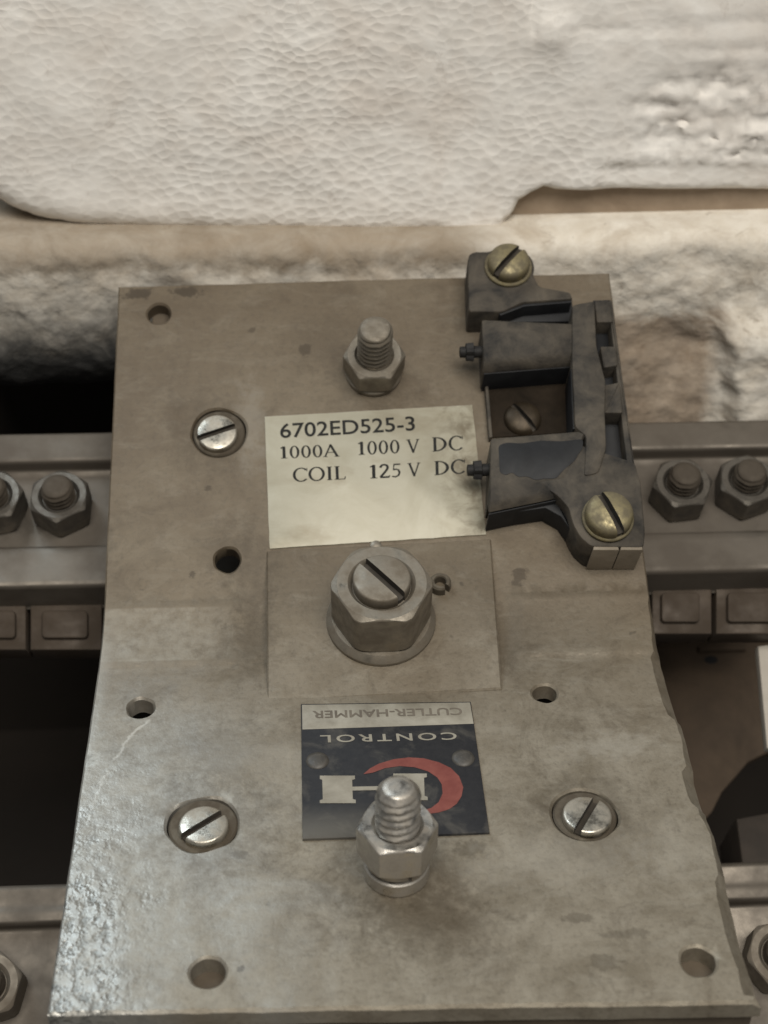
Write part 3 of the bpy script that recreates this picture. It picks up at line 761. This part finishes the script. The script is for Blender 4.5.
# --- nameplate, upside down to the viewer
np_ = quad_part('nameplate', LOW, [(301, 703.8), (470.8, 701.4), (489.7, 832.4), (302.5, 838.8)], .02, .62, M_enamel, plate, 'dark enamel nameplate mounted upside down, worn at one corner', 0, .15)
HN = .66
quad_part('printed_band', LOW, [(302, 704.8), (470, 702.4), (473.6, 723.6), (302.4, 729.4)], .55, HN, M_silver, np_, 'silver band along one edge of the nameplate', 0, .02)
HB = .70
M_brown = plain('brown_print', (.070, .058, .044), (.15, .128, .10), .6)
lettering(font_mesh('CUTLER-HAMMER', 0.0, .03), LOW, (461.5, 707.4), (312.5, 710.8), (462.7, 714.8), HB, M_brown, np_, layers=4)
lettering(font_mesh('CONTROL', .014, 0.0, 1.28), LOW, (456, 732.2), (320, 735.2), (457.3, 739.6), HB, M_silver, np_)
# emblem: white H strokes within a red open ring
def zp(X, Y): return (280 + .2995 * X, 690 + .2993 * Y)
def flat_poly(name, fr, pix, h, mat, parent):
    p = ccw([fr.hit(*q, h) for q in pix]); V_, E_, F_, *_r = delaunay_2d_cdt([Vector(q) for q in p], [(i, (i + 1) % len(p)) for i in range(len(p))], [], 1, 1e-5)
    me = bpy.data.meshes.new(name); me.from_pydata([tuple(fr.P(q[0], q[1], h) * MM) for q in V_], [], [tuple(f) for f in F_]); me.materials.append(mat)
    return obj(name, me, parent=parent)
red = [(278, 281), (300, 262), (330, 246), (380, 231), (430, 225), (480, 228), (530, 241), (570, 260), (598, 288), (612, 325), (606, 355), (590, 380), (565, 398), (530, 409), (480, 416), (470, 404), (505, 394), (530, 374), (543, 345), (540, 315), (525, 292), (495, 272), (450, 258), (400, 254), (350, 261), (310, 276)]
flat_poly('emblem_ring', LOW, [zp(*q) for q in red], HB, M_red, np_)
def hblock(X0_, X1_, Y0_, Y1_): 
    return [(X0_, Y0_), (X1_, Y0_), (X1_, Y0_ + 12), (X1_ - 9, Y0_ + 14), (X1_ - 7, Y1_ - 14), (X1_ + 3, Y1_ - 11), (X1_ + 3, Y1_), (X0_, Y1_), (X0_, Y1_ - 10), (X0_ + 10, Y1_ - 13), (X0_ + 8, Y0_ + 14), (X0_, Y0_ + 11)]
for k, q in enumerate((hblock(133, 250, 286, 378), hblock(378, 490, 279, 368), [(240, 323), (385, 320), (385, 333), (240, 336)])):
    flat_poly('emblem_letter', LOW, [zp(*a) for a in q], HB + .03 + .012 * k, M_silver, np_)
mb = MB(); mb.lathe([(.2, 0), (2.3, 0), (2.2, .25), (1.4, .5), (.2, .58)], 28); rv = mb.data('rivet', plain('worn_rivet', (.030, .028, .026), (.075, .068, .058), .5, 500), 60)
for px, py in ((317.5, 763), (463, 760.5)):
    u, v = LOW.hit(px, py); obj('rivet', rv, LOW.M(u, v, .55), np_)

# ================================================================== SWITCH BASE (black moulded block)
u, v = UP.hit(540, 440)
sw = root('switch_base', UP.P(u, v, 0), 'dusty black moulded switch base with two brass screws at the plate edge', 'switch base')
HT = 9.0
def zz(X, Y): return (440 + .3514 * X, 230 + .3516 * Y)
def pixpoly(pix, h): return ccw([UP.hit(*q, h) for q in pix])
def part(name, polys, mat, label=None, par=None):
    mb = MB()
    for pix, h0, h1, bev, rd in polys:
        p = pixpoly(pix, h1)
        if rd: p = round_poly(p, rd)
        prism(mb, UP, p, h0, h1, bev)
    return obj(name, mb.data(name, mat, 40), parent=par or sw, label=label)
ear_pts = [zz(82, 232), zz(78, 90), zz(84, 66), zz(100, 60), zz(140, 60)] + [zz(192 + 78 * math.cos(R(a)), 105 + 62 * math.sin(R(a))) for a in (-115, -85, -55, -25, 0, 20)] + [zz(284, 160), zz(372, 176), zz(378, 196), zz(235, 205), zz(180, 232)]
part('upper_ear', [(ear_pts, .0, HT, .6, .8)], M_bake)
part('groove_floor', [([zz(92, 215), zz(376, 190), zz(378, 260), zz(110, 262)], .0, 4.0, .3, 0)], M_bakedark)  # black colour paints the shadow down in the groove
# ridges: rounded humps, profile extruded across
def ridge(name, tl, tr, br, bl, h, mat, drop=(1.2, 2.2), undercut=0.0):
    a, b, c_, d = [Vector(UP.hit(*q, h)) for q in (tl, tr, br, bl)]
    mb = MB(); rings = []
    for t0 in (0, .02, .5, .98, 1):
        s0 = a.lerp(b, t0); e0 = d.lerp(c_, t0); dv = e0 - s0; L = dv.length; dv /= L
        e_ = .35 if t0 in (0, 1) else 0
        prof = [(0.0, 0), (0.0, h - drop[0]), (.4, h - drop[0] * .35), (1.3, h - .05), (L * .5, h), (L - 2.2, h - .15), (L - .8, h - drop[1] * .45), (L, h - drop[1]), (L - undercut, h - drop[1] - 1.5), (L - undercut, 0)]
        rings.append([UP.P(*(s0 + dv * max(e_, min(L - e_, y))), max(0, z - e_)) for y, z in prof])
    mb.loops(rings); return obj(name, mb.data(name, mat, 45), parent=sw)
ridge('upper_ridge', zz(120, 250), zz(388, 262), zz(382, 366), zz(126, 386), 10.8, M_bake, (1.0, 3.2), 0.0)
ridge('lower_ridge', zz(146, 588), zz(420, 566), zz(335, 752), zz(140, 792), 11.0, M_bake, (1.0, 2.0), 3.0)
part('shade_face', [([zz(168, 236), zz(240, 210), zz(374, 200), zz(374, 206), zz(240, 217), zz(172, 243)], .0, 8.3, .1, 0)], M_bakedark)  # black strip painting shade on the ear's front wall
def front_strip(name, l, r_, h0, h1, off, mat):
    a = Vector(UP.hit(*l, 10.9)); b = Vector(UP.hit(*r_, 10.9)); n_ = Vector((b.y - a.y, a.x - b.x)).normalized() * off
    mb = MB(); prism(mb, UP, ccw([tuple(a), tuple(b), tuple(b + n_), tuple(a + n_)]), h0, h1, .1); return obj(name, mb.data(name, mat, 30), parent=sw)
front_strip('shade_face', zz(128, 387), zz(380, 367), 0, 7.8, .3, M_bakedark)  # black strips stand in for shade on the ridge fronts
front_strip('shade_face', zz(141, 793), zz(333, 753), 0, 8.6, .3, M_bakedark)
part('window_floor', [([zz(128, 400), zz(372, 400), zz(378, 575), zz(145, 590)], .0, .5, .1, 0)], M_bakefloor)  # added sheet over the plate, dark to paint the recess shade
mb = MB(); a_ = Vector(UP.hit(*zz(376, 395), 10.0)); b_ = Vector(UP.hit(*zz(383, 566), 10.0))
prism(mb, UP, ccw([tuple(a_ + Vector((-.35, 0))), tuple(a_ + Vector((.3, 0))), tuple(b_ + Vector((.3, 0))), tuple(b_ + Vector((-.35, 0)))]), 0, 10.0, .1)
obj('shade_face', mb.data('shade_face', M_bakedark, 30), parent=sw)  # painted shade on the rail's inner side
part('left_wall', [([zz(124, 394), zz(134, 394), zz(150, 588), zz(140, 590)], .0, 2.2, .3, 0)], M_bake)
# bare, dark worn face on the lower ridge
part('bare_face', [([zz(166, 612), zz(190, 604), zz(230, 607), zz(290, 598), zz(340, 601), zz(408, 594), zz(406, 622), zz(392, 640), zz(385, 655), zz(352, 682), zz(330, 708), zz(300, 706), zz(270, 712), zz(250, 700), zz(222, 703), zz(205, 688), zz(188, 698), zz(170, 690)], 10.0, 11.06, .05, 1)], M_bakedark, 'bare blue-black patch where the dust is rubbed off')
# rail and outer wall with ribs
part('rail', [([zz(376, 212), zz(440, 200), zz(446, 330), zz(472, 430), zz(470, 520), zz(474, 620), zz(452, 690), zz(410, 700), zz(416, 585), zz(384, 560), zz(376, 380)], .0, 11.3, .5, 1.0)], M_bake)
part('outer_wall', [([zz(478, 196), zz(490, 200), zz(545, 600), zz(562, 720), zz(540, 720), zz(524, 600)], .0, 8.4, .35, .3)], M_bake)
part('side_floor', [([zz(436, 200), zz(484, 198), zz(548, 650), zz(548, 720), zz(470, 700)], .0, 4.0, .2, 0)], M_bakedark)
part('rib', [([zz(440, 200), zz(484, 200), zz(492, 262), zz(446, 262)], .0, 9.0, .4, .5)], M_bake)
part('rib', [([zz(456, 330), zz(500, 330), zz(506, 385), zz(466, 392)], .0, 9.0, .4, .5)], M_bake)
part('rib', [([zz(468, 440), zz(512, 432), zz(520, 520), zz(468, 520)], .0, 9.5, .4, .5)], M_bake)
# lower ear with its concave side
ear2 = [zz(275, 715), zz(338, 758), zz(366, 790), zz(378, 835), zz(398, 872), zz(430, 900), zz(580, 902), zz(584, 860), zz(572, 720), zz(555, 660), zz(460, 630), zz(400, 610), zz(300, 650), zz(262, 690)]
e2 = part('lower_ear', [(ear2, .0, 10.9, .5, 1.0)], M_bake)
part('dusty_end', [([zz(436, 910), zz(510, 910), zz(506, 896), zz(438, 896)], .3, 10.6, .2, 0), ([zz(513, 910), zz(577, 910), zz(575, 896), zz(516, 896)], .3, 10.6, .2, 0)], M_baketan, 'tan dusty end face with a split')
part('dark_web', [([zz(140, 800), zz(330, 765), zz(362, 800), zz(372, 850), zz(395, 890), zz(390, 880), zz(345, 815), zz(300, 790), zz(150, 812)], .0, 7.0, .2, 0)], M_bakedark)
# brass screws
bh = slotted_head_data('brass_head', 5.0, 3.0, M_brass, .8, 1.8, 1.15, .5)
mbw = MB(); mbw.lathe([(1, 0), (5.5, 0), (5.7, .2), (5.7, .7), (5.5, .9), (1, .9)], 48); bw = mbw.data('brass_washer', M_brass, 40)
for px, py, hh, spin, kx in ((508, 268, HT, R(48), 1.0), (607.5, 519, 11.2, R(-68), 1.05)):
    u, v = UP.hit(px, py, hh)
    s1 = obj('brass_screw', bh, UP.M(u, v, hh + .85, spin) @ Matrix.Scale(kx, 4), sw)
    obj('washer', bw, UP.M(u, v, hh), s1)
# screw down in the open window
u, v = UP.hit(523, 417, 1.5)
s1 = obj('inner_screw', slotted_head_data('inner_head', 4.4, 2.2, plain('dark_brown_screw', (.030, .022, .014), (.070, .053, .034), .5, 300, .0001, .6), .6, 1.4, 1.4, .4), UP.M(u, v, .0, R(-55)), sw)  # darker brown than the other screws
# side terminals
for px, py, hh in ((474, 352, 7.5), (482, 470, 7.5)):
    u, v = UP.hit(px, py, hh); mb = MB()
    def ringx(x, r_, star=0.0): return [UP.P(u + x, v + r_ * (1 + star * math.cos(6 * a)) * math.cos(a), hh + r_ * (1 + star * math.cos(6 * a)) * math.sin(a)) for a in [2 * math.pi * j / 36 for j in range(36)]]
    mb.loops([ringx(-3.4, .9), ringx(-3.3, 1.3), ringx(-2.0, 1.35), ringx(-1.9, 2.0, .14), ringx(-.2, 2.15, .14), ringx(0, 1.4), ringx(5, 1.4)])
    obj('terminal', mb.data('terminal', M_knob, 30), parent=sw)

# ================================================================== BUS BARS BEHIND
bar_nut = hex_nut_data('bar_nut', 13.4, 8.0, 8.2, M_barnut)
bar_stud = stud_data('bar_stud', 8.0, 12.0, worn_metal('brown_stud', (.12, .10, .078), (.060, .048, .035), .8, .45, 260), 1.5)
def bus_bar(fr, prof, label, studs, x0, x1, hn, nut_me=None):
    prof = [tuple(q) for q in round_poly(prof, 1.8, 6)]
    r_ = root('bus_bar', fr.P((x0 + x1) / 2, 0, -9), label, 'bus bar', 'bus bars behind the plate')
    mb = MB()
    mb.loops([[fr.P(x, a, h) for a, h in prof] for x in (x0, x1)])
    obj('bar_body', mb.data('bar_body', M_bar, 50), parent=r_)
    for px, py, sp in studs:
        u, v = fr.hit(px, py, hn)
        s_ = obj('stud', bar_stud, fr.M(u, v, hn, sp), r_)
        mbn = obj('nut', nut_me or bar_nut, fr.M(u, v, hn, R(30) + sp), s_)
    return r_
def bar_profile(fr, ys, hs):
    pass
def pv(fr, py, h, px=60): return fr.hit(px, py, h)[1]
def arc(pts, i_r=.8): return pts
f1 = BARF
# back lip (raised) - recessed channel - front strip - front face
p1 = [(pv(f1, 432, 3), -9), (pv(f1, 432, 3), 2.4), (pv(f1, 432, 3) - .8, 3.2), (pv(f1, 462, 3) + 1.0, 3.3), (pv(f1, 462, 3) + .3, 3.0), (pv(f1, 462, 3), 2.3), (pv(f1, 462, 3) - .2, -.6), (pv(f1, 472, 0) - .6, -1.0),
      (pv(f1, 548, -1), -1.0), (pv(f1, 549, -1) - .1, .6), (pv(f1, 551, .6) - .4, .9), (pv(f1, 586, .9) + 1.3, .9), (pv(f1, 586, .9) + .4, .6), (pv(f1, 586, .9), -.2), (pv(f1, 586, .9) - .4, -8.5), (pv(f1, 586, .9) - 1.0, -9.2)]
bus_bar(f1, p1, 'upper grimy bus bar behind the plate, level with the rating label', [(-2, 512, .2), (64, 512, .5), (677, 499, .1), (741, 496, .35)], -122, 122, -1.0)
BAR2 = Frame((0, -29.5, -63.0), (1, 0, 0), (0, math.cos(R(24)), math.sin(R(24))))
f2 = BAR2
p2 = [(pv(f2, 884, 3, 20), -9), (pv(f2, 884, 3, 20), 2.2), (pv(f2, 884, 3, 20) - 1.0, 3.1), (pv(f2, 906, 2, 20), 2.4), (pv(f2, 918, 2, 20) + .9, 2.8), (pv(f2, 923, 2, 20), 2.4), (pv(f2, 925, 2, 20), 1.4), (pv(f2, 925, 2, 20) - .1, -1.0), (pv(f2, 1060, -1, 20), -1.0), (pv(f2, 1062, -1, 20), .9), (pv(f2, 1100, .9, 20), .9), (pv(f2, 1100, .9, 20) - .5, -9)]
bus_bar(f2, p2, 'lower grimy bus bar partly hidden under the near end of the plate', [(-6, 992, .3), (772, 962, .1)], -122, 122, -1.0, hex_nut_data('dusty_nut', 13.6, 8.0, 8.2, worn_metal('dusty_tan_nut', (.30, .27, .225), (.15, .125, .095), .8, .38, 180), 72, .96))

# contact fingers under the front face of the upper bar
FG = Frame(f1.P(0, p1[-1][0] - 1.5, -8.5), (1, 0, 0), (0, math.cos(R(35)), math.sin(R(35))))
def finger(px0, px1, py0, py1, lab_):
    r_ = root('contact_finger', FG.P(*FG.hit((px0 + px1) / 2, (py0 + py1) / 2), -6), lab_, 'contact finger', 'contact fingers under the upper bus bar')
    mb = MB(); p = [FG.hit(px0, py1), FG.hit(px1, py1), FG.hit(px1, py0 - 14), FG.hit(px0, py0 - 14)]
    prism(mb, FG, p, -9, 0, .6); obj('finger_body', mb.data('finger_body', M_finger, 30), parent=r_)
    w = (px1 - px0); mb = MB(); p = round_poly(ccw([FG.hit(px0 + w * .16, py1 - 12, 1.6), FG.hit(px1 - w * .2, py1 - 12, 1.6), FG.hit(px1 - w * .2, py0 - 8, 1.6), FG.hit(px0 + w * .16, py0 - 8, 1.6)]), 1.2)
    prism(mb, FG, p, -.5, 1.6, .6); obj('raised_pad', mb.data('raised_pad', M_finger, 40), parent=r_)
finger(-28, 26, 618, 650, 'brown contact finger at the left picture edge under the upper bus bar')
finger(30, 102, 618, 650, 'brown contact finger beside the left edge of the plate, under the bar')
finger(652, 712, 600, 634, 'brown contact finger beside the right edge of the plate, under the bar')
finger(716, 790, 600, 634, 'brown contact finger at the right picture edge under the upper bus bar')

# brown panel on the right below the fingers, with a small slot and a ledge
PN = Frame((0, 48, -92), (1, 0, 0), (0, math.cos(R(26)), math.sin(R(26))))
pn = root('brown_panel', PN.P(*PN.hit(715, 740), -4), 'brown painted panel in the recess right of the plate', 'panel')
mb = MB(); p = ccw([PN.hit(*q) for q in ((600, 630), (800, 622), (800, 748), (768, 752), (748, 762), (738, 774), (722, 792), (712, 812), (698, 826), (684, 850), (640, 860))])
prism(mb, PN, p, -4, 0, .4); obj('panel_body', mb.data('panel_body', M_panel, 30), parent=pn)
mb = MB(); prism(mb, PN, ccw([PN.hit(*q) for q in ((698, 648), (745, 646), (745, 652), (698, 653))]), 0, 1.6, .4); obj('lip', mb.data('lip', M_panel, 30), parent=pn)
mb = MB(); u, v = PN.hit(711, 660); mb.lathe([(.2, 0), (1.5, 0), (1.5, .12), (.2, .14)], 20); obj('dark_hole', mb.data('dark_hole', M_bakedark, 40), PN.M(u, v, .02) @ Matrix.Diagonal((1.3, .8, 1, 1)), pn)
WB = Frame((0, 30, -40), (1, 0, 0), (0, math.cos(R(30)), math.sin(R(30))))
mb = MB(); p = ccw([WB.hit(*q, 1) for q in ((758, 646), (800, 640), (800, 760), (767, 748))]); prism(mb, WB, p, -2, 1, .4)
o = obj('insulating_board', mb.data('insulating_board', M_board, 30)); tag(o, 'white insulating board edge at the right picture border beside the brown panel', 'board')
BK = Frame((0, -5, -75), (1, 0, 0), (0, math.cos(R(20)), math.sin(R(20))))
mb = MB(); p = ccw([BK.hit(*q, 0) for q in ((736, 818), (800, 806), (800, 880), (744, 880))]); prism(mb, BK, p, -20, 0, 1.0)
o = obj('dark_block', mb.data('dark_block', plain('dark_brown_block', (.020, .015, .011), (.036, .027, .02), .8), 30)); tag(o, 'dark brown block above the lower bus bar, right of the plate', 'block')  # dark brown tone over the whole block
